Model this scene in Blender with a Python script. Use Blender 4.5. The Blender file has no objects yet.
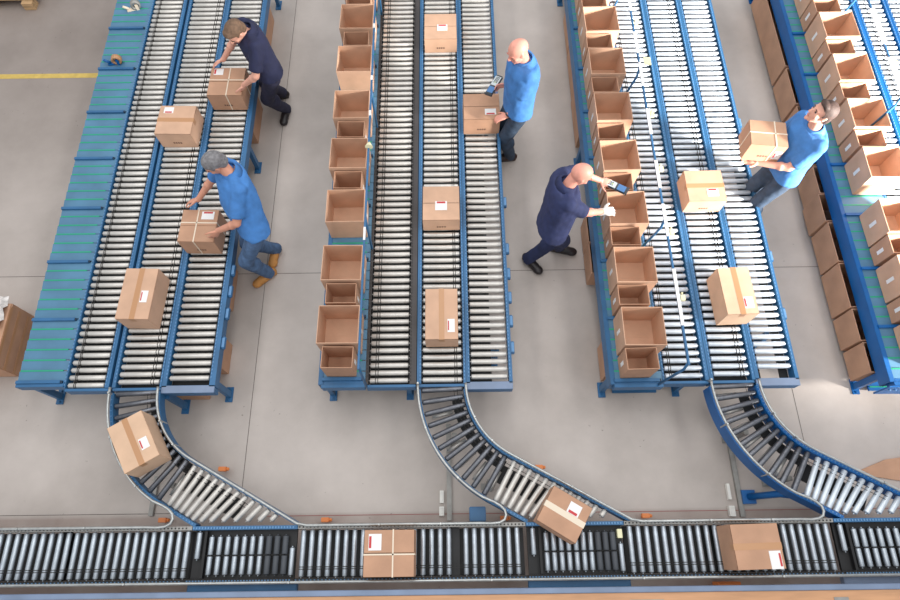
import bpy, bmesh, math, random
from mathutils import Vector, Matrix, noise
random.seed(7)
PI = math.pi
COL = bpy.context.scene.collection
sc = bpy.context.scene
V = Vector

# ------------------------------------------------------------------ materials
def lin(c):
    return tuple(((x/255)/12.92 if x/255 <= .04045 else ((x/255+.055)/1.055)**2.4) for x in c) + (1,)

def mat(name, rgb, rough=.5, metal=0., var=0., scale=8., bump=0., bscale=60., spec=None, stretch=None):
    m = bpy.data.materials.new(name); m.use_nodes = True
    nt = m.node_tree; b = nt.nodes['Principled BSDF']
    b.inputs['Base Color'].default_value = lin(rgb)
    b.inputs['Roughness'].default_value = rough
    b.inputs['Metallic'].default_value = metal
    if spec is not None: b.inputs['Specular IOR Level'].default_value = spec
    tc = nt.nodes.new('ShaderNodeTexCoord')
    src = tc.outputs['Object']
    if stretch:
        mp = nt.nodes.new('ShaderNodeMapping'); mp.inputs['Scale'].default_value = stretch
        nt.links.new(src, mp.inputs['Vector']); src = mp.outputs['Vector']
    if var:
        n = nt.nodes.new('ShaderNodeTexNoise'); n.inputs['Scale'].default_value = scale; n.inputs['Detail'].default_value = 5
        nt.links.new(src, n.inputs['Vector'])
        r = nt.nodes.new('ShaderNodeValToRGB')
        r.color_ramp.elements[0].position = .3; r.color_ramp.elements[1].position = .7
        r.color_ramp.elements[0].color = lin([max(0, c*(1-var)) for c in rgb])
        r.color_ramp.elements[1].color = lin([min(255, c*(1+var)) for c in rgb])
        nt.links.new(n.outputs['Fac'], r.inputs['Fac']); nt.links.new(r.outputs['Color'], b.inputs['Base Color'])
    if bump:
        n = nt.nodes.new('ShaderNodeTexNoise'); n.inputs['Scale'].default_value = bscale; n.inputs['Detail'].default_value = 3
        nt.links.new(src, n.inputs['Vector'])
        bp = nt.nodes.new('ShaderNodeBump'); bp.inputs['Strength'].default_value = bump; bp.inputs['Distance'].default_value = .01
        nt.links.new(n.outputs['Fac'], bp.inputs['Height']); nt.links.new(bp.outputs['Normal'], b.inputs['Normal'])
    return m

M = {}
M['blue'] = mat('painted blue steel', (46, 100, 144), .45, 0, .07, 5)
M['blue_deep'] = mat('painted strong blue steel', (8, 92, 158), .42, 0, .05, 5)
M['blue_pale'] = mat('painted pale blue steel', (118, 134, 160), .45, 0, .06, 5)
M['rivet'] = mat('pale zinc bolt head', (98, 142, 184), .5, .2)
M['charcoal'] = mat('charcoal painted steel', (62, 58, 58), .5, 0, .08, 6)
M['lip'] = mat('worn pale lip', (150, 170, 190), .45)
M['roller'] = mat('zinc roller tube', (206, 202, 196), .42, .5, .05, 14)
M['roller_cool'] = mat('cool zinc roller tube', (206, 214, 222), .40, .5, .05, 14)
M['roller_main'] = mat('steel roller tube', (178, 186, 194), .36, .65, .07, 14)
M['roller_dark'] = mat('shaded steel roller tube', (108, 110, 116), .36, .8, .12, 14)  # bend rollers: the absence of bright overhead reflections is painted in as darker steel
M['rubber_roller'] = mat('grey rubber sleeved roller', (74, 78, 84), .6, 0)
M['black'] = mat('black pan', (22, 22, 24), .6, 0, .2, 9)
M['dark'] = mat('dark rubber cord', (38, 35, 33), .6)
M['track'] = mat('blue shelf sheet', (80, 124, 154), .38, 0, .06, 4)
M['green'] = mat('green roller strip', (30, 158, 118), .45)
M['steel'] = mat('brushed steel tube', (178, 180, 178), .35, .7, .06, 20)
M['grey_metal'] = mat('grey metal trunking', (150, 148, 144), .5, .3, .05, 20)
M['card'] = mat('kraft cardboard', (206, 166, 138), .75, 0, .045, 5, .12, 90)
M['card2'] = mat('brown kraft cardboard', (190, 147, 119), .78, 0, .05, 5, .12, 90)
M['card3'] = mat('pale kraft cardboard', (216, 180, 150), .75, 0, .04, 5, .12, 90)
M['tape'] = mat('brown packing tape', (186, 138, 98), .3)
M['label'] = mat('white paper', (236, 234, 232), .6)
M['red'] = mat('red print', (196, 60, 62), .6)
M['print'] = mat('dark ink', (110, 82, 66), .7)
M['strap'] = mat('white strap', (228, 212, 190), .4)
M['white'] = mat('white plastic', (232, 230, 224), .45)
M['cream'] = mat('pale yellow plastic', (232, 228, 188), .45)
M['orange'] = mat('orange plastic', (232, 136, 72), .45)
M['wood'] = mat('pale plywood', (194, 146, 108), .6, 0, .07, 3, .08, 40, stretch=(1, 9, 9))
M['pallet'] = mat('pallet wood', (186, 152, 112), .75, 0, .12, 5, .2, 30, stretch=(1, 8, 8))
M['film'] = mat('crumpled white film', (214, 208, 204), .25, 0, .1, 30, .6, 40)
M['yellow'] = mat('yellow floor paint', (206, 176, 92), .6, 0, .06, 12)
M['redline'] = mat('dull red floor line', (150, 92, 88), .6)
M['joint'] = mat('dark floor joint', (112, 105, 100), .8)
M['skin'] = mat('fair skin', (226, 168, 146), .5, 0, .04, 12)
M['skin_red'] = mat('ruddy fair skin', (230, 160, 140), .5, 0, .05, 12)
M['skin_tan'] = mat('tanned skin', (212, 150, 124), .5, 0, .04, 12)
M['navy'] = mat('navy cotton', (32, 36, 66), .85, 0, .08, 14, .35, 22)
M['navy2'] = mat('navy blue cotton', (42, 50, 88), .85, 0, .08, 14, .35, 22)
M['polo'] = mat('bright blue cotton', (66, 122, 186), .8, 0, .07, 12, .4, 20)
M['trouser_navy'] = mat('dark navy twill', (38, 38, 60), .85, 0, .08, 14, .35, 22)
M['trouser_blue'] = mat('navy twill', (40, 48, 82), .85, 0, .08, 14, .35, 22)
M['jeans'] = mat('washed denim', (78, 104, 138), .85, 0, .16, 16, .35, 25)
M['jeans_dark'] = mat('dark denim', (56, 72, 92), .85, 0, .12, 16, .35, 25)
M['boot'] = mat('tan suede', (196, 138, 76), .8, 0, .07, 20)
M['shoe'] = mat('black leather', (36, 30, 32), .45)
M['shoe_brown'] = mat('dark brown leather', (60, 40, 34), .5)
M['hair_brown'] = mat('brown hair', (108, 84, 66), .75, 0, .16, 40, .3, 60)
M['hair_grey'] = mat('grey hair', (120, 118, 120), .75, 0, .16, 40, .3, 60)
M['hair_dark'] = mat('dark brown hair', (70, 52, 46), .7, 0, .16, 40, .3, 60)
M['eye'] = mat('dark eye', (40, 34, 34), .3)
M['lips'] = mat('lips', (190, 112, 100), .5)
M['scanner'] = mat('charcoal plastic', (62, 66, 72), .4)
M['keypad'] = mat('light grey keypad', (206, 214, 216), .5)
M['screen'] = mat('blue grey display', (84, 128, 180), .2)
M['lime'] = mat('yellow green key', (190, 210, 70), .5)

def floor_material():
    m = bpy.data.materials.new('polished concrete'); m.use_nodes = True
    nt = m.node_tree; b = nt.nodes['Principled BSDF']; L = nt.links.new; N = nt.nodes.new
    tc = N('ShaderNodeTexCoord')
    n1 = N('ShaderNodeTexNoise'); n1.inputs['Scale'].default_value = .9; n1.inputs['Detail'].default_value = 8; n1.inputs['Roughness'].default_value = .6
    L(tc.outputs['Object'], n1.inputs['Vector'])
    r1 = N('ShaderNodeValToRGB'); e = r1.color_ramp.elements
    e[0].position = .3; e[0].color = lin((170, 160, 153)); e[1].position = .68; e[1].color = lin((200, 190, 183))
    L(n1.outputs['Fac'], r1.inputs['Fac'])
    # floor tone darkens beyond the left stand, more so towards the back
    sx = N('ShaderNodeSeparateXYZ'); L(tc.outputs['Object'], sx.inputs[0])
    def step(out, lo, hi, inv=False):
        q = N('ShaderNodeMapRange'); q.clamp = True
        q.inputs[1].default_value = lo; q.inputs[2].default_value = hi
        q.inputs[3].default_value = 1 if inv else 0; q.inputs[4].default_value = 0 if inv else 1
        L(out, q.inputs[0]); return q.outputs[0]
    def mul(a, b_):
        q = N('ShaderNodeMath'); q.operation = 'MULTIPLY'
        L(a, q.inputs[0])
        if isinstance(b_, float): q.inputs[1].default_value = b_
        else: L(b_, q.inputs[1])
        return q.outputs[0]
    far_left = mul(mul(step(sx.outputs[0], -4.0, -3.9, True), step(sx.outputs[1], 2.0, 5.6)), .75)
    mx = N('ShaderNodeMix'); mx.data_type = 'RGBA'; mx.blend_type = 'MULTIPLY'
    L(far_left, mx.inputs['Factor']); L(r1.outputs['Color'], mx.inputs['A']); mx.inputs['B'].default_value = (.46, .42, .40, 1)
    # brownish grubby strip along the main line
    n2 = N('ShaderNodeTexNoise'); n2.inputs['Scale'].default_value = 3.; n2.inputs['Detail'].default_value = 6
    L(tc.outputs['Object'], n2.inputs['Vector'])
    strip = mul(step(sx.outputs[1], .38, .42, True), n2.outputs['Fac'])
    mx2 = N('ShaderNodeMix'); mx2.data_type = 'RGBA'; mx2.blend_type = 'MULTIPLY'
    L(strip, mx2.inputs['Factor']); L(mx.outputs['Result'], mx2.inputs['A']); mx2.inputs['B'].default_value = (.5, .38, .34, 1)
    # small dark scuffs
    n3 = N('ShaderNodeTexNoise'); n3.inputs['Scale'].default_value = 26.; n3.inputs['Detail'].default_value = 2
    L(tc.outputs['Object'], n3.inputs['Vector'])
    n4 = N('ShaderNodeTexNoise'); n4.inputs['Scale'].default_value = 1.3; L(tc.outputs['Object'], n4.inputs['Vector'])
    sc_ = mul(mul(step(n3.outputs['Fac'], .70, .74), step(n4.outputs['Fac'], .56, .62)), .6)
    mx3 = N('ShaderNodeMix'); mx3.data_type = 'RGBA'; mx3.blend_type = 'MULTIPLY'
    L(sc_, mx3.inputs['Factor']); L(mx2.outputs['Result'], mx3.inputs['A']); mx3.inputs['B'].default_value = (.35, .32, .3, 1)
    L(mx3.outputs['Result'], b.inputs['Base Color'])
    b.inputs['Roughness'].default_value = .38
    b.inputs['Specular IOR Level'].default_value = .35
    bp = N('ShaderNodeBump'); bp.inputs['Strength'].default_value = .08
    L(n1.outputs['Fac'], bp.inputs['Height']); L(bp.outputs['Normal'], b.inputs['Normal'])
    return m
M['floor'] = floor_material()

# ------------------------------------------------------------------ helpers
def bm_new(): return bmesh.new()

def add_box(bm, x0, x1, y0, y1, z0, z1, mi=0, mtx=None):
    vs = [bm.verts.new(V((x, y, z))) for x in (x0, x1) for y in (y0, y1) for z in (z0, z1)]
    if mtx is not None:
        for v in vs: v.co = mtx @ v.co
    for f in ((0,1,3,2), (4,6,7,5), (0,4,5,1), (2,3,7,6), (0,2,6,4), (1,5,7,3)):
        fc = bm.faces.new([vs[i] for i in f]); fc.material_index = mi
    return vs

def frame_of(d):
    d = d.normalized()
    a = V((0, 0, 1)) if abs(d.z) < .9 else V((1, 0, 0))
    x = a.cross(d).normalized(); y = d.cross(x).normalized()
    return x, y, d

def add_cone(bm, p0, p1, r0, r1, n=14, cap=True, mi=0, sx=1.):
    p0 = V(p0); p1 = V(p1); x, y, d = frame_of(p1-p0)
    A = [bm.verts.new(p0 + (x*math.cos(t)*sx + y*math.sin(t))*r0) for t in [2*PI*i/n for i in range(n)]]
    B = [bm.verts.new(p1 + (x*math.cos(t)*sx + y*math.sin(t))*r1) for t in [2*PI*i/n for i in range(n)]]
    for i in range(n):
        f = bm.faces.new((A[i], A[(i+1) % n], B[(i+1) % n], B[i])); f.smooth = True; f.material_index = mi
    if cap:
        f = bm.faces.new(A[::-1]); f.material_index = mi
        f = bm.faces.new(B); f.material_index = mi

def add_ball(bm, c, r, rot=None, seg=16, rings=10):
    """ellipsoid; r = 3 radii; rot = 3x3"""
    c = V(c); r = V((r, r, r)) if not hasattr(r, '__len__') else V(r)
    R_ = rot if rot is not None else Matrix.Identity(3)
    top = bm.verts.new(c + R_ @ V((0, 0, r.z))); bot = bm.verts.new(c + R_ @ V((0, 0, -r.z)))
    rows = []
    for j in range(1, rings):
        t = PI*j/rings
        rows.append([bm.verts.new(c + R_ @ V((r.x*math.sin(t)*math.cos(p), r.y*math.sin(t)*math.sin(p), r.z*math.cos(t)))) for p in [2*PI*i/seg for i in range(seg)]])
    for i in range(seg):
        k = (i+1) % seg
        bm.faces.new((top, rows[0][i], rows[0][k])).smooth = True
        for j in range(len(rows)-1):
            bm.faces.new((rows[j][i], rows[j+1][i], rows[j+1][k], rows[j][k])).smooth = True
        bm.faces.new((rows[-1][i], bot, rows[-1][k])).smooth = True

def add_caps(bm, p0, p1, r0, r1, n=14):
    add_cone(bm, p0, p1, r0, r1, n); add_ball(bm, p0, r0, None, n, 8); add_ball(bm, p1, r1, None, n, 8)

def add_tube(bm, pts, r, n=10, mi=0):
    pts = [V(p) for p in pts]; rows = []
    up = V((0, 0, 1))
    for i, p in enumerate(pts):
        t = (pts[min(i+1, len(pts)-1)] - pts[max(i-1, 0)]).normalized()
        x = t.cross(up)
        if x.length < 1e-3: x = V((1, 0, 0))
        x.normalize(); y = x.cross(t).normalized()
        rows.append([bm.verts.new(p + (x*math.cos(a) + y*math.sin(a))*r) for a in [2*PI*k/n for k in range(n)]])
    for a, b in zip(rows, rows[1:]):
        for k in range(n):
            f = bm.faces.new((a[k], a[(k+1) % n], b[(k+1) % n], b[k])); f.smooth = True; f.material_index = mi
    f = bm.faces.new(rows[0][::-1]); f.material_index = mi
    f = bm.faces.new(rows[-1]); f.material_index = mi

def add_strip(bm, pts, w, z0, z1, mi=0):
    """vertical-sided rail following a plan path, rectangular section of width w"""
    pts = [V((p[0], p[1], 0)) for p in pts]; rows = []
    for i, p in enumerate(pts):
        t = (pts[min(i+1, len(pts)-1)] - pts[max(i-1, 0)]).normalized()
        n = V((-t.y, t.x, 0))*w/2
        rows.append([bm.verts.new(p+n+V((0, 0, z0))), bm.verts.new(p-n+V((0, 0, z0))), bm.verts.new(p-n+V((0, 0, z1))), bm.verts.new(p+n+V((0, 0, z1)))])
    for a, b in zip(rows, rows[1:]):
        for k in range(4):
            bm.faces.new((a[k], a[(k+1) % 4], b[(k+1) % 4], b[k])).material_index = mi
    bm.faces.new(rows[0][::-1]); bm.faces.new(rows[-1])

def mesh(bm, name, mats, bevel=0.):
    bmesh.ops.recalc_face_normals(bm, faces=bm.faces[:])
    if bevel:
        bmesh.ops.bevel(bm, geom=bm.edges[:], offset=bevel, segments=2, affect='EDGES', clamp_overlap=True)
    me = bpy.data.meshes.new(name); bm.to_mesh(me); bm.free()
    for m in (mats if isinstance(mats, (list, tuple)) else [mats]): me.materials.append(M[m] if isinstance(m, str) else m)
    return me

def link(name, me, parent=None, loc=None, rotz=0, label=None):
    o = bpy.data.objects.new(name, me); COL.objects.link(o)
    if parent: o.parent = parent
    if loc is not None: o.location = loc
    if rotz: o.rotation_euler = (0, 0, rotz)
    if label: o['label'] = label
    return o

def part(name, bm, mats, parent, bevel=0., label=None, loc=None):
    return link(name, mesh(bm, name, mats, bevel), parent, loc, 0, label)

def thing(name, label, cat, loc=(0, 0, 0), rotz=0, group=None):
    o = bpy.data.objects.new(name, None); COL.objects.link(o)
    o.location = loc; o.rotation_euler = (0, 0, rotz); o.empty_display_size = .1
    o['label'] = label; o['category'] = cat
    if group: o['group'] = group
    return o

def tag(o, label, cat, group=None):
    o['label'] = label; o['category'] = cat
    if group: o['group'] = group
    return o

def struct(name, bm, mats):
    o = link(name, mesh(bm, name, mats)); o['kind'] = 'structure'; return o

def copy_part(src, parent, loc):
    c = src.copy(); COL.objects.link(c); c.parent = parent; c.location = loc
    return c

ZR = .55            # top of the rollers

# ------------------------------------------------------------------ people
def remeshed(bm, name, mats, voxel, smooth=6, parent=None, label=None, disp=0.):
    me = mesh(bm, name, mats); o = bpy.data.objects.new(name, me); COL.objects.link(o)
    r = o.modifiers.new('r', 'REMESH'); r.mode = 'VOXEL'; r.voxel_size = voxel; r.use_smooth_shade = True
    s = o.modifiers.new('s', 'SMOOTH'); s.factor = .5; s.iterations = smooth
    dg = bpy.context.evaluated_depsgraph_get()
    me2 = bpy.data.meshes.new_from_object(o.evaluated_get(dg))
    if disp:
        for v in me2.vertices:
            p = v.co
            k = noise.noise(V((p.x*9, p.y*9, p.z*7)))*.7+noise.noise(V((p.x*22, p.y*22, p.z*15)))*.4
            v.co = p + v.normal*disp*k
    me2.polygons.foreach_set('use_smooth', [True]*len(me2.polygons))
    o.modifiers.clear(); o.data = me2
    me2.materials.clear()
    for m in (mats if isinstance(mats, (list, tuple)) else [mats]): me2.materials.append(M[m])
    if parent: o.parent = parent
    if label: o['label'] = label
    return o

def loft(bm, rings, n=24):
    """rings: (centre, xaxis, yaxis, rx, ry)"""
    rows = []
    for c, x, y, rx, ry in rings:
        rows.append([bm.verts.new(c + x*rx*math.copysign(abs(math.cos(a))**.85, math.cos(a)) + y*ry*math.copysign(abs(math.sin(a))**.85, math.sin(a))) for a in [2*PI*i/n for i in range(n)]])
    for A, B in zip(rows, rows[1:]):
        for i in range(n): bm.faces.new((A[i], A[(i+1) % n], B[(i+1) % n], B[i]))
    bm.faces.new(rows[0][::-1]); bm.faces.new(rows[-1])

def ik(a, c, l1, l2, pole):
    a = V(a); c = V(c); d = c-a; L = d.length
    if L > (l1+l2)*.995: c = a+d*((l1+l2)*.995/L); d = c-a; L = d.length
    x = (l1*l1-l2*l2+L*L)/(2*L); h = math.sqrt(max(0, l1*l1-x*x))
    u = d.normalized(); p = V(pole)-u*V(pole).dot(u); p.normalize()
    return a+u*x+p*h, c

def hand(bm, w, hd, pn, thumb_side, curl=.5, s=1., fat=0.):
    """w wrist, hd direction of the palm, pn palm normal (palm faces it), thumb_side: +-1 along hd x pn"""
    hd = V(hd).normalized(); pn = V(pn); pn = (pn-hd*pn.dot(hd)).normalized(); sd = hd.cross(pn)*thumb_side
    R_ = Matrix((sd, hd, pn)).transposed()
    add_ball(bm, w+hd*.048*s, ((.041+fat)*s, .052*s, (.016+fat)*s), R_, 16, 10)
    add_cone(bm, w-hd*.02, w+hd*.02, .026+fat, .027+fat)
    fr = .0088+fat*.6
    for k, (off, ln, fan) in enumerate(((.030, .070, .10), (.010, .079, .03), (-.011, .073, -.04), (-.031, .058, -.12))):
        p = w+hd*(.082-abs(off)*.18)*s+sd*off*s
        d = (hd+sd*fan).normalized(); add_caps(bm, w+hd*.045*s+sd*off*.85*s, p, .0115+fat*.6, .010+fat*.6, 10)
        for j, f in enumerate((.42, .32, .26)):
            a_ = curl*(.55+.35*j)
            d = (d*math.cos(a_)+pn*math.sin(a_)).normalized()
            q = p+d*ln*f*s; add_caps(bm, p, q, fr*(1-.06*j), fr*(.94-.06*j), 10); p = q
    p = w+hd*.022*s+sd*.026*s; d = (hd*.62+sd*.72+pn*.22).normalized()
    for f, rr in ((.036, .0135), (.030, .0110), (.024, .0095)):
        q = p+d*f*s; add_caps(bm, p, q, rr+fat*.6, rr*.92+fat*.6, 10); p = q; d = (d+hd*.45+pn*.25*curl).normalized()

def person(label, F, hip, neck, head_dir, head_up, hands, feet, skin, shirt, trous, shoe, hair=None, belly=0., sh_drop=.0, head_fwd=.05, nk=.065, hk=.085, glove=None, shoulder_w=.185, hairline=.25, ell=None, sleeve=.62):
    F = V((F[0], F[1], 0)).normalized(); Rt = V((F.y, -F.x, 0)); Z = V((0, 0, 1))
    hip = V(hip); neck = V(neck); sp = (neck-hip).normalized()
    FW = (F-sp*F.dot(sp)).normalized()
    root = V((hip.x, hip.y, 0)); root = (V(feet[0][0])+V(feet[1][0]))/2; root.z = 0
    t = thing('person', label, 'person', root)
    T = lambda v: V(v)-root
    shc = neck-sp*.07
    SH = {1: shc+Rt*shoulder_w, -1: shc-Rt*shoulder_w}
    HP = {1: hip-sp*.03+Rt*.088, -1: hip-sp*.03-Rt*.088}
    # ---- skeleton solve
    arm = {}; leg = {}
    for s, (w, hd, pn, curl, pole) in zip((1, -1), hands):
        e, w2 = ik(SH[s], w, .29, .27, pole); arm[s] = (SH[s], e, w2, V(hd), V(pn), curl)
    for s, (ank, toe) in zip((1, -1), feet):
        k, a_ = ik(HP[s], ank, .44, .43, F+V((0, 0, .05))); leg[s] = (HP[s], k, a_, V((toe[0], toe[1], 0)).normalized())
    # ---- torso rings
    def torso(grow, z0=-.06, z1=1.0):
        L = (neck-hip).length; out = []
        prof = [(-.13, .135, .10, 0), (-.06, .172, .122, 0), (.04, .168, .118, 0), (.22, .158, .112+belly*.6, belly*.5), (.42, .160, .115+belly, belly*.6), (.62, .175, .122+belly*.4, belly*.2), (.80, .185, .118, 0), (.90, .175, .098, -.01), (.97, .125, .078, -.012), (1.02, .075, .062, -.005)]
        for f, rx, ry, off in prof:
            if f < z0-1e-6 or f > z1: continue
            out.append((T(hip+sp*L*f+FW*off), Rt, FW, rx+grow, ry+grow))
        return out
    # ---- head frame
    hd_ = V(head_dir).normalized(); hu = V(head_up); hu = (hu-hd_*hu.dot(hd_)).normalized(); hr = hd_.cross(hu)
    RH = Matrix((hr, hd_, hu)).transposed()
    hc = neck+sp*nk+hu*hk+hd_*head_fwd
    P = lambda x, y, z: T(hc+RH @ V((x, y, z)))
    # ---- body
    b = bm_new()
    loft(b, torso(-.014))
    for s in (1, -1):
        S_, e, w, hd, pn, c = arm[s]
        add_caps(b, T(S_-Rt*s*.02), T(e), .046, .040); add_caps(b, T(e), T(w-hd.normalized()*.0), .039, .027)
        add_ball(b, T(e+(w-e)*.25), .043)
        hand(b, T(w), hd, pn, s if True else 1, c)
        H_, k, a_, toe = leg[s]
        add_caps(b, T(H_), T(k), .068, .054); add_caps(b, T(k), T(a_), .054, .036); add_ball(b, T(k+(a_-k)*.3-F*.02), (.054, .054, .09))
        add_caps(b, T(a_), T(a_+toe*.09-Z*.05), .034, .022)
    add_caps(b, T(neck-sp*.05), T(hc-hu*.05-hd_*.02), .058, .055)
    add_ball(b, P(0, -.012, .028), (.077, .097, .088), RH, 24, 16)
    add_ball(b, P(0, .022, -.022), (.064, .072, .088), RH, 20, 14)
    add_ball(b, P(0, .040, -.075), (.046, .046, .038), RH, 16, 10)
    add_ball(b, P(0, .070, .022), (.048, .022, .016), RH)
    add_caps(b, P(0, .088, .012), P(0, .112, -.022), .008, .0125, 10)
    add_ball(b, P(.010, .100, -.026), .009); add_ball(b, P(-.010, .100, -.026), .009)
    add_ball(b, P(0, .082, -.058), (.024, .014, .011), RH); add_ball(b, P(0, .080, -.096), (.020, .014, .014), RH)
    for s in (1, -1):
        add_ball(b, P(s*.075, -.006, -.008), (.010, .019, .031), RH); add_ball(b, P(s*.080, -.012, .008), (.009, .014, .018), RH)
        add_ball(b, P(s*.045, .058, -.022), (.020, .018, .020), RH)
    remeshed(b, 'body', skin, .0066, 2, t)
    # eyes, brows, mouth
    for s in (1, -1):
        b = bm_new(); add_ball(b, P(s*.030, .0815, .004), (.012, .008, .0065), RH, 12, 8); part('eye', b, 'eye', t)
        b = bm_new(); add_ball(b, P(s*.031, .0895, .024), (.018, .005, .0035), RH, 12, 6); part('eyebrow', b, hair[0] if hair else 'lips', t)
    b = bm_new(); add_ball(b, P(0, .0935, -.058), (.021, .005, .0045), RH, 12, 6); part('mouth', b, 'lips', t)
    # ---- hair
    if hair:
        b = bm_new(); kind = hair[1]
        add_ball(b, P(0, -.017, .036), (.084, .104, .092), RH, 40, 26)
        if kind == 'full': add_ball(b, P(0, .045, .085), (.060, .045, .030), RH, 20, 12)
        add_ball(b, P(0, -.060, -.020), (.070, .055, .075), RH, 30, 18)
        Ri = RH.transposed(); c0 = T(hc)
        o_ = remeshed(b, 'hair', hair[0], .006, 2, t, disp=.004)
        me = o_.data; bb = bmesh.new(); bb.from_mesh(me)
        dead = []
        for v in bb.verts:
            q = Ri @ (v.co-c0)
            face = q.y > .030 + (.0 if q.z < .045 else (q.z-.045)*1.5) and q.z < .078
            ear = abs(q.x) > .05 and q.z < -.0 and q.y > -.035
            low = q.z < -.065
            bald = kind == 'crown' and False
            if face or ear or low: dead.append(v)
        bmesh.ops.delete(bb, geom=dead, context='VERTS'); bb.to_mesh(me); bb.free()
    # ---- shirt
    b = bm_new(); loft(b, torso(.024, -.06, 1.0))
    for s in (1, -1):
        S_, e, w, *_ = arm[s]; end = S_.lerp(e, sleeve+.2)
        add_ball(b, T(S_-Rt*s*.02), .074); add_cone(b, T(S_-Rt*s*.02), T(end), .071, .068, 20); add_caps(b, T(S_-Rt*s*.03), T(neck-sp*.035+Rt*s*.04), .062, .052)
    remeshed(b, 'shirt', shirt, .0105, 4, t, disp=.010)
    b = bm_new(); q0 = neck-sp*.012; x_, y_, _d = Rt, FW, 0
    rows = [[b.verts.new(T(q0+sp*h+x_*r*math.cos(a)+y_*(r*.92)*math.sin(a)-sp*.018*math.sin(a))) for a in [2*PI*i/24 for i in range(24)]] for h, r in ((-.022, .122), (.028, .076), (.031, .069), (-.02, .085))]
    for A, B in zip(rows, rows[1:]+rows[:1]):
        for i in range(24): b.faces.new((A[i], A[(i+1) % 24], B[(i+1) % 24], B[i])).smooth = True
    part('collar', b, shirt, t)
    # ---- trousers
    b = bm_new(); loft(b, torso(.006, -.14, .08))
    for s in (1, -1):
        H_, k, a_, toe = leg[s]
        add_ball(b, T(H_), (.074, .074, .074)); add_cone(b, T(H_.lerp(k, .08)), T(k), .090, .074, 22); add_ball(b, T(k), .073)
        add_cone(b, T(k), T(a_-(k-a_)*.12), .072, .062, 22); add_ball(b, T(k+(a_-k)*.3-F*.02), (.070, .070, .10))
    remeshed(b, 'trousers', trous, .0105, 4, t, disp=.010)
    # ---- shoes
    for s in (1, -1):
        H_, k, a_, toe = leg[s]; sd = V((toe.y, -toe.x, 0)); Rf = Matrix((sd, toe, Z)).transposed(); g = V((a_.x, a_.y, 0))
        b = bm_new()
        add_ball(b, T(g+toe*.06+Z*.045), (.048, .14, .045), Rf, 20, 12); add_ball(b, T(g+toe*.145+Z*.038), (.050, .062, .038), Rf, 18, 10)
        add_ball(b, T(g-toe*.035+Z*.045), (.042, .055, .05), Rf, 18, 10); add_caps(b, T(g+Z*.05), T(g+Z*.10), .046, .046)
        mm = Matrix.Translation(T(g)) @ Rf.to_4x4()
        add_box(b, -.036, .036, -.07, .17, .004, .028, 0, mm)
        remeshed(b, 'shoe', shoe, .006, 4, t)
    if glove is not None:
        S_, e, w, hd, pn, c = arm[glove]; b = bm_new(); hand(b, T(w), hd, pn, glove, c, 1.04, .004); add_cone(b, T(w-hd.normalized()*.05), T(w), .036, .034)
        remeshed(b, 'glove', 'white', .005, 2, t)
    return t, arm

Z = V((0, 0, 1))
# man in navy, top left, bending over the lane
p1, a1 = person('brown haired man in a navy polo and dark trousers bending over a strapped carton', (-.86, -.5), (-1.88, 4.78, .90), (-1.97, 4.83, 1.37), (-.55, -.60, -.60), (-.35, -.5, .8),
    (((-2.40, 4.95, .83), (-.9, -.2, -.25), (-.2, -.6, -.8), .5, (.2, .6, -.2)), ((-2.12, 4.60, .86), (-.45, .1, -.9), (-.75, .5, 0), .35, (.3, -.6, -.3))),
    (((-1.98, 5.17, .09), (-.9, -.25)), ((-1.91, 4.93, .09), (-.12, -1))), 'skin', 'navy', 'trouser_navy', 'shoe', ('hair_brown', 'full'), head_fwd=.09, hk=.06, nk=.055)
# grey haired man in blue polo and jeans
p2, a2 = person('grey haired man in a bright blue polo, jeans and tan boots reaching for a carton', (-.86, -.5), (-1.84, 2.92, .90), (-1.95, 3.22, 1.33), (-.80, -.30, -.52), (-.5, -.2, .85),
    (((-2.42, 3.20, .84), (-.95, -.1, -.2), (-.1, -.5, -.85), .45, (.1, .7, -.2)), ((-2.14, 2.84, .92), (-.62, -.25, -.74), (-.6, .6, -.3), .35, (.5, -.6, -.1))),
    (((-1.86, 3.08, .09), (-.1, -1)), ((-1.90, 2.80, .09), (-.75, -.66))), 'skin_tan', 'polo', 'jeans', 'boot', ('hair_grey', 'short'), belly=.03)
# bald man in blue polo with a scanner
p3, a3 = person('bald man in a blue polo and dark jeans holding a scanner above a carton', (-.96, -.28), (.71, 4.22, .95), (.725, 4.29, 1.50), (-.85, -.38, -.45), (-.4, -.1, .9),
    (((.60, 4.41, 1.02), (-.9, .1, -.25), (-.2, -.9, -.3), .9, (.2, .4, -1)), ((.60, 4.13, .90), (-.92, -.05, -.36), (-.3, .0, -.95), .35, (.5, -.3, -.8))),
    (((.68, 4.42, .09), (-1, .1)), ((.70, 4.24, .09), (-1, -.1))), 'skin_red', 'polo', 'jeans_dark', 'shoe_brown', None, belly=.012, shoulder_w=.165)
# bald man in navy picking from the third stand
p4, a4 = person('bald man in navy with one white glove leaning across the third stand holding a scanner', (.96, .10), (.96, 2.86, .90), (1.03, 2.99, 1.40), (.84, .05, -.52), (.45, .0, .88),
    (((1.43, 2.96, .97), (.9, .2, -.2), (.1, .2, -.95), .6, (-.3, -.6, -.5)), ((1.42, 3.27, 1.02), (.8, -.25, -.1), (.25, .3, -.8), .8, (-.2, .9, -.4))),
    (((1.16, 3.06, .09), (1, -.25)), ((.84, 2.93, .09), (.62, -.78))), 'skin_red', 'navy2', 'trouser_blue', 'shoe', None, belly=.015, glove=1, shoulder_w=.17)
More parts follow.
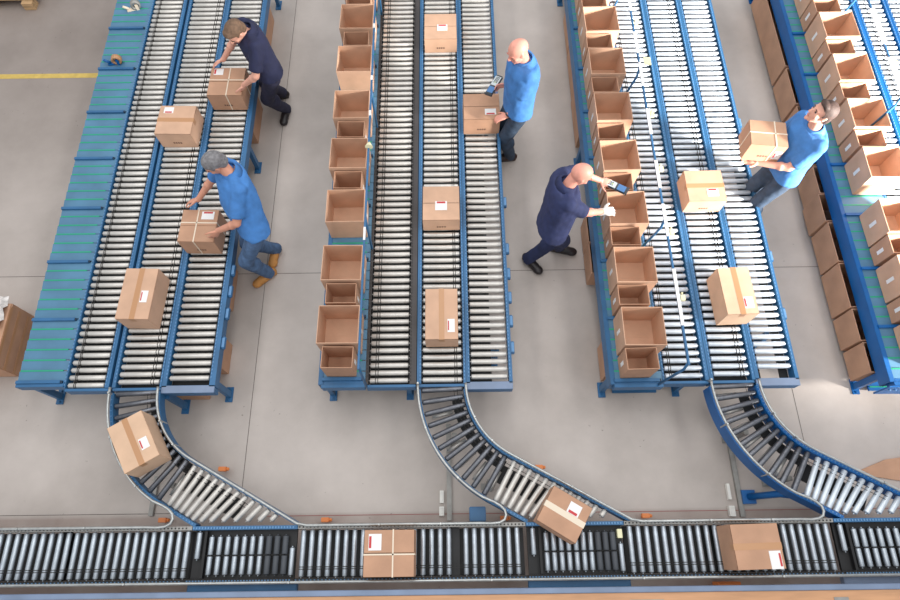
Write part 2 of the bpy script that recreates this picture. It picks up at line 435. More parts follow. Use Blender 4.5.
# man carrying a carton
p5, a5 = person('dark haired man in a blue polo leaning back, carrying a strapped carton', (-.97, -.2), (3.235, 3.43, .93), (3.27, 3.53, 1.44), (-.93, .10, .30), (.25, .05, .95),
    (((2.99, 3.60, 1.07), (-1, -.1, .05), (0, 0, 1), .2, (.2, .3, -1)), ((2.90, 3.41, 1.07), (-1, .1, .02), (0, .15, 1), .15, (.3, -.6, -1))),
    (((3.27, 3.52, .09), (-1, .1)), ((3.27, 3.33, .09), (-1, -.15))), 'skin', 'polo', 'jeans_dark', 'shoe', ('hair_dark', 'full'), belly=.02)
# ------------------------------------------------------------------ setting
bm = bm_new(); add_box(bm, -9, 9, -4, 12, -.2, 0); struct('floor', bm, 'floor')
def trim(n, x0, x1, y0, y1, m, h=.0015):
    b = bm_new(); add_box(b, x0, x1, y0, y1, .0005, h); struct('trim_%d' % n, b, m)
trim(1, -1.95, -1.944, .42, 12, 'joint'); trim(2, 3.337, 3.343, .42, 12, 'joint')
trim(3, -9, 9, 2.825, 2.831, 'joint', .0013); trim(4, -9, -4.0, 5.51, 5.58, 'yellow', .002)
trim(5, -1.75, 4.3, .385, .391, 'redline', .002); trim(6, -9, -1.95, .418, .424, 'joint')

# ------------------------------------------------------------------ rollers
def roller_mesh(length, r, m, name='roller'):
    b = bm_new(); n = 18; h = length/2
    xs = [(-h, r*.55), (-h+.003, r*.92), (-h+.006, r), (h-.006, r), (h-.003, r*.92), (h, r*.55)]
    rows = [[b.verts.new((x, rr*math.cos(2*PI*i/n), rr*math.sin(2*PI*i/n))) for i in range(n)] for x, rr in xs]
    for a, c in zip(rows, rows[1:]):
        for k in range(n): b.faces.new((a[k], a[(k+1) % n], c[(k+1) % n], c[k])).smooth = True
    b.faces.new(rows[0]); b.faces.new(rows[-1][::-1])
    add_cone(b, (-h-.012, 0, 0), (-h, 0, 0), .0055, .0055, 6); add_cone(b, (h, 0, 0), (h+.012, 0, 0), .0055, .0055, 6)
    return mesh(b, name, m)

RR = .0235
PITCH = .0705
Y_FIRST = 1.49
Y_BACK = 6.78

def make_lane(label, x0, x1, yf, y1, rmat, cords, frame='blue', pan=((0, 1),), xl=None, xr=None, frame2=None):
    """x0..x1 clear width between frames; xl, xr outer faces of the two side frames"""
    xl = x0-.03 if xl is None else xl; xr = x1+.03 if xr is None else xr
    xc = (x0+x1)/2; y0 = 1.46; Y_FIRST = yf
    t = thing('roller_conveyor', label, 'conveyor', (xc, y0, 0))
    L = y1-y0; w = x1-x0
    n = int((y1-Y_FIRST)/PITCH)
    for side, a, c in ((0, xl, x0), (1, x1, xr)):
        b = bm_new()
        add_box(b, a-xc, c-xc, 0, L, ZR-.10, ZR+.004)
        e = c-xc-.010 if side == 0 else a-xc+.010
        for i in range(n):
            y = Y_FIRST-y0+i*PITCH
            add_box(b, e-.004, e+.004, y-.009, y+.009, ZR+.004, ZR+.008, 1)
            add_box(b, e-.004, e+.004, y+.026, y+.044, ZR+.004, ZR+.008, 1)
        part('side_frame', b, [(frame2 or frame) if side else frame, 'rivet' if frame != 'charcoal' else 'dark'], t)
    # cross member closing the near end
    b = bm_new(); add_box(b, xl-xc+.005, xr-xc-.005, -.028, -.002, ZR-.12, ZR-.005); part('end_plate', b, 'blue' if frame == 'charcoal' else frame, t, .003)
    rm = roller_mesh(w-.026, RR, rmat)
    for i in range(n):
        link('roller', rm, t, (0, Y_FIRST-y0+i*PITCH, ZR-RR))
    b = bm_new()
    for a, c in pan: add_box(b, x0-xc+.003+a*(w-.006), x0-xc+.003+c*(w-.006), .02, L-.02, ZR-.115, ZR-.10)
    part('under_pan', b, 'black', t)
    if cords:
        b = bm_new()
        for f in cords:
            x = x0-xc+f*w
            for i in range(n):
                y = Y_FIRST-y0+i*PITCH
                add_cone(b, (x-.003, y, ZR-RR), (x+.003, y, ZR-RR), RR+.0022, RR+.0022, 14)
            add_box(b, x-.002, x+.002, .06, 0.06+(n-1)*PITCH, ZR-.012, ZR-.006)
        part('drive_cord', b, 'dark', t)
    return t

def add_leg(t, X, Y, m, top=.44, side=0):
    o = t.location
    b = bm_new()
    add_box(b, X-.022-o.x, X+.022-o.x, Y-.03-o.y, Y+.03-o.y, .012, top)
    add_box(b, X-.035-o.x, X+.035-o.x, Y-.075-o.y, Y+.075-o.y, 0.0005, .014)
    for dy in (-.055, .055): add_cone(b, (X-o.x, Y+dy-o.y, .012), (X-o.x, Y+dy-o.y, .026), .011, .011, 6)
    if side: add_box(b, min(X, X+side*.1)-o.x, max(X, X+side*.1)-o.x, Y-.02-o.y, Y+.02-o.y, top-.05, top)
    part('leg', b, m, t, .002)

E1, E2, E3 = 1.43, 1.43, 1.43
S1, S2, S3, S4 = 'the leftmost stand', 'the second stand from the left', 'the third stand from the left', 'the rightmost stand'
A1 = make_lane('roller lane beside the empty blue shelf of the leftmost stand', -3.456, -3.104, 1.49, Y_BACK, 'roller', (.2, .24), xl=-3.468, xr=-3.066)
A2 = make_lane('middle roller lane of the leftmost stand carrying loose cartons toward the first bend', -3.006, -2.612, 1.515, Y_BACK, 'roller', (.78, .84), xl=-3.038, xr=-2.595)
A3 = make_lane('right hand roller lane of the leftmost stand where two men pack', -2.55, -2.168, 1.545, Y_BACK, 'roller', (), pan=((0, 1),), xl=-2.592, xr=-2.116)
B1 = make_lane('black trimmed roller lane beside the open cartons of the second stand', -.743, -.372, 1.50, Y_BACK, 'roller', (.17, .23), frame='charcoal', xl=-.765, xr=-.312)
B2 = make_lane('middle roller lane of the second stand with three cartons on it', -.268, .112, 1.50, Y_BACK, 'roller', (.8, .85), xl=-.306, xr=.134)
B3 = make_lane('right hand roller lane of the second stand beside the bald man in blue', .17, .522, 1.525, Y_BACK, 'roller', (), pan=((0, .58),), xl=.137, xr=.553)
C1 = make_lane('roller lane beside the open cartons of the third stand', 1.915, 2.279, 1.51, Y_BACK, 'roller_cool', (.14, .19), xl=1.895, xr=2.312)
C2 = make_lane('middle roller lane of the third stand with two cartons on it', 2.352, 2.698, 1.525, Y_BACK, 'roller_cool', (.74, .82), xl=2.316, xr=2.724)
C3 = make_lane('right hand roller lane of the third stand, white rollers, nothing in its near half', 2.762, 3.085, 1.59, Y_BACK, 'roller_cool', (), pan=((0, .2), (.76, 1)), xl=2.727, xr=3.118)
D1 = make_lane('roller lane behind the open cartons of the rightmost stand', 4.42, 4.75, 1.5, Y_BACK, 'roller_cool', (), frame='blue_deep', xl=4.40, xr=4.80)
D2 = make_lane('narrow roller lane in the top right corner of the picture', 4.825, 5.12, 1.5, Y_BACK, 'roller_cool', (.3,), frame='blue_deep', xl=4.803, xr=5.15)
D3 = make_lane('outermost roller lane cut by the right edge of the picture', 5.18, 5.5, 1.5, Y_BACK, 'roller_cool', (), frame='blue_deep', xl=5.153, xr=5.53)
for Y in (1.52, 4.16, 6.66):
    add_leg(A1, -3.2, Y+.5, 'blue'); add_leg(A2, -2.58, Y-.11, 'blue'); add_leg(A3, -2.17, Y, 'blue', side=-1)
    add_leg(B1, -.40, Y, 'blue'); add_leg(B2, .06, Y+.45, 'blue'); add_leg(B3, .43, Y+.3, 'blue', side=-1)
    add_leg(C1, 2.19, Y, 'blue'); add_leg(C2, 2.62, Y+.4, 'blue'); add_leg(C3, 2.98, Y+.4, 'blue')
    add_leg(D1, 4.6, Y, 'blue_deep'); add_leg(D2, 4.98, Y, 'blue_deep'); add_leg(D3, 5.4, Y, 'blue_deep')
# near end fascia of the right hand lanes, with its pale top lip
for t, xl, xr, m in ((A3, -2.592, -2.116, 'blue'), (B3, .137, .553, 'blue'), (C3, 2.727, 3.118, 'blue')):
    b = bm_new(); o = t.location
    add_box(b, xl-o.x, xr-o.x, -.055, -.03, ZR-.11, ZR-.01); add_box(b, xl-o.x, xr-o.x, -.058, .012, ZR-.010, ZR+.004, 1)
    part('fascia', b, [m, 'blue_pale'], t, .002)
# side handles clipped on the outer faces
def handle(t, X, Y):
    o = t.location; b = bm_new()
    add_box(b, X-o.x, X-o.x+.035, Y-.06-o.y, Y+.06-o.y, ZR-.055, ZR-.02)
    b2 = bm_new(); add_box(b2, X-o.x+.004, X-o.x+.03, Y-.045-o.y, Y+.045-o.y, ZR-.02, ZR-.014)
    h = part('side_bracket', b, 'blue', t, .006)
    part('reflector_tape', b2, 'rivet', h)
for y in (2.62, 2.4, 2.17, 1.88): handle(A3, -2.118, y)
for y in (3.35, 2.82, 2.55, 2.30, 2.06, 1.8): handle(B3, .552, y)
for y in (4.3, 3.3, 2.7, 2.1): handle(C3, 3.117, y)

# ------------------------------------------------------------------ carton racks
def make_rack(label, xl, xr, m, sheet, y1=Y_BACK, y0=1.455, div0=0., dp=.6, rail_x=None, strips=1, rails=True, lower=True, front_beam=True, dense=False, legs=None):
    xc = (xl+xr)/2
    t = thing('carton_flow_rack', label, 'rack', (xc, y0, 0))
    L = y1-y0; a = xl-xc; c = xr-xc
    if front_beam:
        b = bm_new(); add_box(b, a, a+.045, 0, L, ZR-.15, ZR+.009); part('aisle_beam', b, m, t, .003)
    b = bm_new(); add_box(b, a+.03*(1 if front_beam else 0), c, -.03, 0, ZR-.09, ZR+.015); add_box(b, a+.046*(1 if front_beam else 0), c-.001, .0, .034, ZR-.03, ZR+.004); part('end_plate', b, m, t, .002)
    # sheet with tilted slats
    b = bm_new(); step = .575/6*1.044; n = int(L/step); x0 = a+(.032 if front_beam else 0)
    for i in range(n):
        y = .03+i*step
        vs = [b.verts.new(p) for p in ((x0, y, ZR-.003), (c, y, ZR-.003), (c, y+step-.012, ZR+.007), (x0, y+step-.012, ZR+.007), (x0, y, ZR-.015), (c, y, ZR-.015), (c, y+step-.012, ZR-.015), (x0, y+step-.012, ZR-.015))]
        for f in ((0,1,2,3), (4,7,6,5), (0,4,5,1), (1,5,6,2), (2,6,7,3), (3,7,4,0)): b.faces.new([vs[k] for k in f])
    part('shelf_sheet', b, sheet, t)
    b = bm_new()
    for i in range(n):
        y = .03+i*step
        add_box(b, x0+.01, c-.035, y+step-.014, y+step-.001, ZR-.005, ZR+.010)
    part('green_roller_track', b, 'green', t)
    for k in range(int(L/dp)+1):
        y = div0+k*dp
        if y > L-.1: break
        b = bm_new(); add_box(b, x0, c-.03, y, y+.030, ZR-.02, ZR+.028)
        add_box(b, c-.032, c-.016, y+.003, y+.027, ZR-.02, ZR+.024, 1)
        part('divider', b, [m, 'black'], t, .002)
    if lower:
        b = bm_new(); add_box(b, a+.14, c+.1, .05, L, .03, .05); part('lower_shelf', b, m, t)
        b = bm_new()
        for i in range(int(L/.12)): add_box(b, a+.15, c+.08, .08+i*.12, .09+i*.12, .052, .058)
        part('green_roller_track', b, 'green', t)
    for Y in (1.52, 4.16, 6.66):
        for X in (legs or (xl+.05,)):
            add_leg(t, X, Y, m, ZR-.15)
    return t

RA = make_rack('empty blue slatted shelf with green strips at the left side of the leftmost stand', -3.90, -3.47, 'blue', 'track', front_beam=False, lower=False, legs=(-3.82,), y0=1.50)
RB = make_rack('blue rack under the row of open cartons of the second stand', -1.19, -.77, 'blue', 'track', front_beam=True, legs=(-1.15,), lower=False, y0=1.46, div0=.033)
RC = make_rack('blue rack of open cartons at the left side of the third stand', 1.425, 1.893, 'blue', 'track', legs=(1.47,), y0=1.43, div0=.018, dp=.595)
RD = make_rack('deep blue rack of open cartons with a wide beam, rightmost stand', 3.915, 4.395, 'blue_deep', 'track', legs=(3.95, 4.35), y0=1.42, div0=.507, dp=.594)
# gusset plate at the near end of the rightmost rack
o = RD.location
b = bm_new(); add_box(b, 3.915-o.x, 4.39-o.x, -.045, -.03, .30, ZR-.01)
for dx in (.05, .1, .4, .48): add_cone(b, (3.91+dx-o.x, -.055, .46), (3.91+dx-o.x, -.045, .46), .012, .012, 6, mi=1)
part('gusset_plate', b, ['blue_deep', 'rivet'], RD)

def indicator_rail(rack, X, Z, y0, y1, strips, lamps, brackets, sheet_w=.028, m='blue', labels=False, bx=-.09, card=()):
    o = rack.location
    b = bm_new(); add_box(b, X-.009-o.x, X+.009-o.x, y0-o.y, y1-o.y, Z-.012, Z+.012)
    r = part('indicator_rail', b, m, rack, .002)
    for a, c in strips:
        b = bm_new(); add_box(b, X-sheet_w/2-o.x, X+sheet_w/2-o.x, a-o.y, c-o.y, Z+.012, Z+.017); part('paper_strip', b, 'label', r)
    for y in lamps:
        b = bm_new(); add_box(b, X+.02-o.x, X+.06-o.x, y-.025-o.y, y+.025-o.y, Z-.012, Z+.018); add_cone(b, (X+.04-o.x, y+.045-o.y, Z-.01), (X+.04-o.x, y+.045-o.y, Z+.015), .012, .008, 10)
        part('indicator_lamp', b, 'cream', r, .003)
    for y in brackets:
        b = bm_new(); add_tube(b, [(X-o.x, y-o.y, Z), (X-o.x, y-.02-o.y, Z-.12), (X+bx-o.x, y-.04-o.y, ZR+.03)], .012, 8)
        part('rail_bracket', b, m, r)
    for y, w in card:
        b = bm_new(); add_box(b, X+.05-o.x, X+.05+w-o.x, y-.05-o.y, y+.05-o.y, Z+.0, Z+.006); part('paper_card', b, 'cream', r)
    return r
ZL = 1.1
indicator_rail(RC, 1.935, ZL, 1.44, 6.5,
   [(1.78, 2.3), (2.62, 2.95), (3.12, 3.42), (3.72, 4.02), (4.3, 4.6), (4.72, 5.0), (5.3, 5.6), (5.7, 6.1)], [2.03, 2.66, 3.33, 3.95, 5.15, 6.0], [1.46, 2.80, 4.55, 5.76], card=((4.62, .07),))
indicator_rail(RB, -.752, ZL, 1.44, 6.5, [(2.62, 2.75), (3.98, 4.04), (4.42, 4.47), (5.1, 5.16)], [], [1.47, 2.85, 4.3, 5.9], sheet_w=.02, bx=-.0)
o = RB.location
for y, z in ((3.63, 1.13),):
    b = bm_new(); add_cone(b, (-.745-o.x, y-o.y-.03, z), (-.745-o.x, y-o.y+.02, z), .038, .012, 14); part('warning_cone', b, 'cream', RB)
indicator_rail(RD, 4.46, ZL, 1.44, 6.5, [(1.7, 2.3), (2.5, 3.1), (3.45, 3.95), (4.18, 4.62), (4.8, 5.28), (5.6, 6.2)], [3.7, 4.55, 5.15], [1.5, 2.9, 4.15, 5.6], sheet_w=.055, m='blue', bx=-.08)

# ------------------------------------------------------------------ cartons
def carton_body(w, d, h, m, seam='y'):
    b = bm_new(); add_box(b, -w/2, w/2, -d/2, d/2, 0, h-.004)
    # two closing flaps on top with a hairline between them
    if seam == 'y': add_box(b, -w/2, -.001, -d/2, d/2, h-.004, h); add_box(b, .001, w/2, -d/2, d/2, h-.004, h)
    else: add_box(b, -w/2, w/2, -d/2, -.001, h-.004, h); add_box(b, -w/2, w/2, .001, d/2, h-.004, h)
    return mesh(b, 'body', m, .0035)

def closed_carton(label, cx, cy, w, d, h, rot=0, z=ZR, seam='y', m='card', lab=None, tape=True, straps=(), mark=True, labrot=0, redside='x-', tape_m='tape'):
    t = thing('carton', label, 'box', (cx, cy, z), rot, 'sealed cartons moving on the roller lanes')
    link('carton_body', carton_body(w, d, h, m, seam), t)
    if tape:
        b = bm_new(); tw = .024
        if seam == 'y': add_box(b, -tw, tw, -d/2-.0015, d/2+.0015, h-.0002, h+.0012); add_box(b, -tw, tw, -d/2-.0015, -d/2, h-.06, h); add_box(b, -tw, tw, d/2, d/2+.0015, h-.06, h)
        else: add_box(b, -w/2-.0015, w/2+.0015, -tw, tw, h-.0002, h+.0012); add_box(b, -w/2-.0015, -w/2, -tw, tw, h-.06, h); add_box(b, w/2, w/2+.0015, -tw, tw, h-.06, h)
        part('packing_tape', b, tape_m, t)
    for ax, off in straps:
        b = bm_new(); s = .0055
        if ax == 'x':
            add_box(b, -w/2-.002, w/2+.002, off-s, off+s, h, h+.003); add_box(b, -w/2-.003, -w/2, off-s, off+s, 0.002, h); add_box(b, w/2, w/2+.003, off-s, off+s, 0.002, h)
        else:
            add_box(b, off-s, off+s, -d/2-.002, d/2+.002, h, h+.003); add_box(b, off-s, off+s, -d/2-.003, -d/2, 0.002, h); add_box(b, off-s, off+s, d/2, d/2+.003, 0.002, h)
        part('strap', b, 'strap', t)
    if lab:
        lx, ly, lw, ld = lab
        b = bm_new(); add_box(b, lx-lw/2, lx+lw/2, ly-ld/2, ly+ld/2, h+.0008, h+.0022)
        l = part('shipping_label', b, 'label', t)
        b = bm_new()
        k = {'x-': (lx-lw/2+.004, lx-lw/2+lw*.22, ly-ld*.36, ly+ld*.36), 'x+': (lx+lw/2-lw*.22, lx+lw/2-.004, ly-ld*.36, ly+ld*.36),
             'y+': (lx-lw*.36, lx+lw*.36, ly+ld/2-ld*.25, ly+ld/2-.004), 'y-': (lx-lw*.36, lx+lw*.36, ly-ld/2+.004, ly-ld/2+ld*.28)}[redside]
        add_box(b, k[0], k[1], k[2], k[3], h+.0022, h+.003); part('red_print', b, 'red', l)
    if mark:
        b = bm_new()   # row of small ink symbols on the near face
        for i in range(4):
            x = -.045+i*.024
            add_box(b, x, x+.016, -d/2-.0012, -d/2, h*.28, h*.28+.022); 
        part('ink_symbols', b, 'print', t)
    return t
CC = closed_carton
# leftmost stand
CC('sealed carton high on the middle lane of the leftmost stand, label near its far edge', -2.815, 4.235, .375, .36, .22, -.03, seam='x', lab=(-.09, .12, .10, .075), redside='y-')
CC('strapped carton gripped by the man in navy', -2.345, 4.72, .37, .37, .23, -.02, seam='x', straps=(('x', .02), ('y', .02)), lab=(-.10, .13, .10, .085), redside='x-', tape=False, m='card2')
CC('strapped carton gripped by the grey haired man in blue', -2.385, 2.965, .345, .345, .25, -.03, seam='x', straps=(('x', .03), ('y', -.02)), lab=(.075, .11, .12, .085), redside='y+', tape=False, m='card2')
CC('sealed carton lower on the middle lane of the leftmost stand, seam running lengthwise', -2.842, 2.27, .30, .50, .25, -.03, lab=(.07, -.03, .065, .115), redside='x-', mark=False)
# second stand
CC('sealed carton farthest up the middle lane of the second stand', -.068, 5.49, .36, .37, .20, 0, seam='x', lab=(.02, -.02, .115, .09), redside='y+', m='card', tape=False)
CC('carton under the hand of the bald man in blue', .352, 4.34, .375, .33, .24, .01, seam='x', lab=(.09, -.07, .115, .075), redside='y-', m='card2', tape=False)
CC('sealed carton halfway down the middle lane of the second stand, red topped label', -.075, 3.21, .36, .38, .20, .0, seam='x', lab=(.0, -.03, .115, .10), redside='y+', tape=False)
CC('long sealed carton nearest the bend on the middle lane of the second stand', -.078, 2.05, .295, .49, .21, .0, lab=(.085, -.115, .065, .125), redside='x-', mark=False)
# third stand
CC('sealed carton on the middle lane of the third stand beside the bald man in navy', 2.52, 3.365, .37, .35, .21, .01, seam='x', lab=(.06, -.08, .11, .085), redside='y+', m='card')
CC('pale sealed carton across two lanes of the third stand, taped lengthwise', 2.60, 2.215, .285, .46, .27, .03, m='card3', lab=(.07, -.12, .085, .11), redside='x-', mark=False)
# bends and the main line
CC('sealed carton turning on the first bend, tilted to the left', -2.635, .935, .30, .43, .25, .53, m='card3', lab=(.075, -.06, .07, .10), redside='x-', mark=False)
CC('sealed carton leaving the second bend onto the main line', .885, .325, .345, .305, .24, -.55, seam='x', m='card2', lab=(.05, .07, .10, .09), redside='y-', mark=False, tape_m='strap')
CC('square carton with white crossed tape on the main line', -.495, .055, .39, .34, .26, .0, seam='x', m='card2', straps=(('x', -.01), ('y', .03)), lab=(-.11, .08, .10, .12), redside='x-', tape=False)
CC('sealed carton with a torn white label on the main line at right', 2.345, .07, .37, .33, .27, .02, seam='x', m='card2', lab=(.12, -.10, .09, .13), redside='x+', mark=False)

# open cartons ---------------------------------------------------------------
def open_carton_mesh(w, d, h, m, th=.006, flare=.0):
    b = bm_new()
    def wall(pts):
        vs = [b.verts.new(p) for p in pts]
        for f in ((0,1,2,3), (7,6,5,4), (0,4,5,1), (1,5,6,2), (2,6,7,3), (3,7,4,0)): b.faces.new([vs[i] for i in f])
    X, Y, F = w/2, d/2, flare
    wall([(-X, -Y, 0), (-X, Y, 0), (-X-F, Y+F, h), (-X-F, -Y-F, h), (-X+th, -Y, 0), (-X+th, Y, 0), (-X-F+th, Y+F, h), (-X-F+th, -Y-F, h)])
    wall([(X, -Y, 0), (X, Y, 0), (X+F, Y+F, h), (X+F, -Y-F, h), (X-th, -Y, 0), (X-th, Y, 0), (X+F-th, Y+F, h), (X+F-th, -Y-F, h)])
    wall([(-X+th, -Y, 0), (X-th, -Y, 0), (X+F-th, -Y-F, h), (-X-F+th, -Y-F, h), (-X+th, -Y+th, 0), (X-th, -Y+th, 0), (X+F-th, -Y-F+th, h), (-X-F+th, -Y-F+th, h)])
    wall([(-X+th, Y, 0), (X-th, Y, 0), (X+F-th, Y+F, h), (-X-F+th, Y+F, h), (-X+th, Y-th, 0), (X-th, Y-th, 0), (X+F-th, Y+F-th, h), (-X-F+th, Y+F-th, h)])
    add_box(b, -X+th, X-th, -Y+th, Y-th, .001, .006)
    add_box(b, -X+th, X-th, -.0015, .0015, .006, .0075)
    return mesh(b, 'open_carton_body', m)
OC = {}
def open_carton(label, group, cx, cy, w, d, h, z, m='card', side_label=None, rot=0):
    key = (w, d, h, m)
    if key not in OC: OC[key] = open_carton_mesh(w, d, h, m, flare=.004)
    t = thing('open_carton', label, 'box', (cx, cy, z), rot, group)
    link('carton_body', OC[key], t)
    if side_label:
        b = bm_new(); s = side_label
        x0 = s*(w/2+.003+.0)
        add_box(b, min(x0, x0+s*.002), max(x0, x0+s*.002), -.018, .018, h*.30, h*.62)
        part('paper_tag', b, 'label', t)
    return t
ORD = ['first', 'second', 'third', 'fourth', 'fifth', 'sixth', 'seventh', 'eighth', 'ninth', 'tenth']
ZS = ZR+.0105
def row(cx_big, cx_small, bigs, smalls, rackword, side, m1='card', m2='card2', zs=ZS):
    for i, f in enumerate(bigs):
        open_carton('large open carton, %s from the near end, on %s' % (ORD[i], rackword), 'large open cartons on ' + rackword, cx_big, f+.172, .355, .345, .32, zs, m1, side, random.uniform(-.02, .02))
    for i, f in enumerate(smalls):
        open_carton('small open carton, %s from the near end, on %s' % (ORD[i], rackword), 'small open cartons on ' + rackword, cx_small, f+.10, .265, .185, .29, zs, m2, side, random.uniform(-.02, .02))
def q(vals, sh, p=.597):
    return [round(sh+p*v, 3) for v in vals]
row(-.982, -.98, q(range(8), 1.745, .600), q([0, 1, 3, 4, 6, 7], 1.525, .600), 'the rack of the second stand', 1)
row(1.688, 1.645, q(range(8), 1.695, .595), q(range(8), 1.48, .595), 'the rack of the third stand', -1)
row(4.262, 4.218, q(range(8), 1.58, .594), q([1, 2, 4, 5, 6, 7], 1.365, .594), 'the rack of the rightmost stand', -1)
# cartons on the low shelves
def lows(rackword, xs, fronts, h, m, z=.06, d=None, side=None):
    for i, (x, f, dd) in enumerate([(x, f, dd) for x, (f, dd) in zip(xs, fronts)]):
        open_carton('low open carton under %s, %s from the near end' % (rackword, ORD[i]), 'open cartons on the low shelf under '+rackword, x, f+dd/2, .34, dd-.006, h, z, m)
lows('the third stand', [1.63, 1.715, 1.59, 1.59, 1.63, 1.64, 1.645, 1.69], [(1.59, .34), (1.95, .24), (2.62, .34), (2.97, .33), (4.34, .64), (5.02, .66), (5.72, .55), (6.3, .3)], .30, 'card2')
lows('the rightmost stand', [4.06, 4.045, 4.04, 4.045, 4.03, 4.05, 4.06, 4.06], [(1.56, .29), (1.87, .32), (2.21, .47), (2.70, .44), (3.16, .32), (3.49, .33), (3.84, .78), (4.66, .5)], .33, 'card2')
open_carton('farthest low open carton under the rightmost stand', 'open cartons on the low shelf under the rightmost stand', 4.06, 5.85, .34, 1.3, .33, .06, 'card2')
b = bm_new(); add_box(b, 3.86, 3.90, 4.98, 5.08, .39, .42); add_cone(b, (3.88, 4.95, .40), (3.88, 4.99, .40), .02, .02, 12)
# cartons stored on the floor under the leftmost stand
for i, (xr_, f, dd) in enumerate([(-2.20, 1.73, .3), (-2.24, 2.4, .45), (-2.2, 4.5, .5), (-2.22, 5.35, .42), (-2.2, 5.9, .5)]):
    open_carton('open floor carton under the leftmost stand, %s from the near end' % ORD[i], 'floor cartons under the leftmost stand', xr_-.17, f+dd/2, .33, dd, .30, .001, 'card2')
b = bm_new(); add_box(b, -2.66, -2.355, 1.475, 1.80, .001, .10); tag(link('flat_carton', mesh(b, 'flat_carton', 'card2', .004)), 'low flat carton on the floor under the near end of the leftmost stand', 'box')

# ------------------------------------------------------------------ bends
def arc(r, a0, a1, n=24, cx=.92, cy=1.45):
    return [(cx-r*math.cos(math.radians(a0+(a1-a0)*i/n)), cy-r*math.sin(math.radians(a0+(a1-a0)*i/n))) for i in range(n+1)]
HD = (math.sin(math.radians(61)), -math.cos(math.radians(61)))
YM = .285       # far face of the main line
def bend(label, xc, rm_, frame, words, thick=.10):
    t = thing('curved_roller_conveyor', label, 'conveyor', (xc, 0, 0))
    inner = arc(.72, 0, 61); e = inner[-1]; tt = (e[1]-YM)/-HD[1]; inner.append((e[0]+HD[0]*tt, YM))
    outer = arc(1.13, 0, 61); e2 = outer[-1]; t2 = (e2[1]-YM)/-HD[1]; outer.append((e2[0]+HD[0]*t2, YM))
    for pts, s in ((inner, 1), (outer, -1)):
        b = bm_new(); q = [(p[0], p[1]) for p in pts]
        q[0] = (q[0][0], 1.405)
        add_strip(b, q, .028, ZR-thick, ZR+.006)
        # row of bolt heads on the top flange
        for i in range(len(q)-1):
            a_ = V(q[i]); c_ = V(q[i+1]); n = max(1, int((c_-a_).length/.03))
            for k in range(n):
                p = a_.lerp(c_, k/n); add_box(b, p.x-.005, p.x+.005, p.y-.005, p.y+.005, ZR+.006, ZR+.010, 1)
        part('side_frame', b, [frame, 'rivet'], t)
    def rot_roller(p, q, mm, inset=.02):
        p = V(p); q = V(q); d = (q-p); L = d.length-2*inset
        if L < .03: return
        o_ = link('roller', roller_mesh(L, RR, mm), t, ((p.x+q.x)/2, (p.y+q.y)/2, ZR-RR))
        o_.rotation_euler = (0, 0, math.atan2(d.y, d.x))
    for i in range(11):
        a_ = math.radians(2.5+i*5.6)
        rot_roller((.92-1.13*math.cos(a_), 1.45-1.13*math.sin(a_)), (.92-.72*math.cos(a_), 1.45-.72*math.sin(a_)), 'roller_dark')
    n = 0
    ei = V(inner[24]); eo = V(outer[24]); H2 = V(HD)
    s = .06
    while True:
        s_ = s+n*.0765
        p = ei+H2*s_
        if p.y < YM+.03: break
        ang = max(48, 61-n*2.2); dv = V((-math.cos(math.radians(ang)), -math.sin(math.radians(ang))))
        # opposite end on the outer frame or on the main line
        w = .41/abs(dv.x*HD[1]-dv.y*HD[0])
        q = p+dv*w
        if q.y < YM+.02: q = p+dv*((p.y-(YM+.02))/-dv.y)
        rot_roller(p, q, rm_); n += 1
    b = bm_new()   # slim cords hopping from roller to roller near the inner frame
    for rr in (.79, .82):
        add_tube(b, [(x, y, ZR-.004) for x, y in arc(rr, 2, 61)], .0025, 6)
        e_ = V(arc(rr, 0, 61)[-1]); add_tube(b, [(e_.x, e_.y, ZR-.004), (e_.x+HD[0]*.65, e_.y+HD[1]*.65, ZR-.004)], .0025, 6)
    part('drive_cord', b, 'dark', t)
    # slide rails lying under the rollers
    b = bm_new()
    for i in range(7):
        a_ = math.radians(6+i*9)
        add_tube(b, [(.92-1.05*math.cos(a_), 1.45-1.05*math.sin(a_), ZR-.12), (.92-.86*math.cos(a_), 1.45-.86*math.sin(a_), ZR-.12)], .018, 8)
    part('return_roller', b, 'roller', t)
    b = bm_new(); add_strip(b, arc(.80, 5, 61), .09, ZR-.14, ZR-.13); part('drive_guard', b, 'black', t)
    b = bm_new(); add_strip(b, [(inner[24][0]-.1+HD[0]*k*.1, inner[24][1]-.12+HD[1]*k*.1) for k in range(7)], .16, ZR-.15, ZR-.14); part('drive_guard', b, 'black', t)
    for X, Y in ((.10, 1.02), (.40, .62)):
        b = bm_new(); add_box(b, X-.02, X+.02, Y-.02, Y+.02, .01, ZR-thick); add_box(b, X-.06, X+.06, Y-.03, Y+.03, .0005, .012); part('leg', b, 'grey_metal', t)
    # electrical box on the outer side near the junction
    if abs(xc) < 1: b = bm_new(); add_box(b, .22, .36, .30, .42, ZR-.26, ZR-.16); part('junction_box', b, frame, t, .006)
    return t
XC = (-2.808, -.077, 2.524)
bend('first bend feeding the main line, leftmost, with one pale carton on it', XC[0], 'roller', 'blue', S1)
bend('second bend feeding the main line, in the middle of the picture', XC[1], 'roller', 'blue', S2)
bend('third bend feeding the main line, at right, with deep blue sides', XC[2], 'roller_cool', 'blue_deep', S3, .15)
# stay bracket and tall foot of the third bend
b = bm_new(); add_tube(b, [(2.70, .50, .05), (2.86, .50, .30), (3.0, .46, .45)], .03, 8); add_box(b, 2.64, 2.76, .44, .56, .0005, .05)
tag(link('floor_stay', mesh(b, 'floor_stay', 'blue_deep')), 'blue stay with a floor foot beneath the third bend', 'bracket')

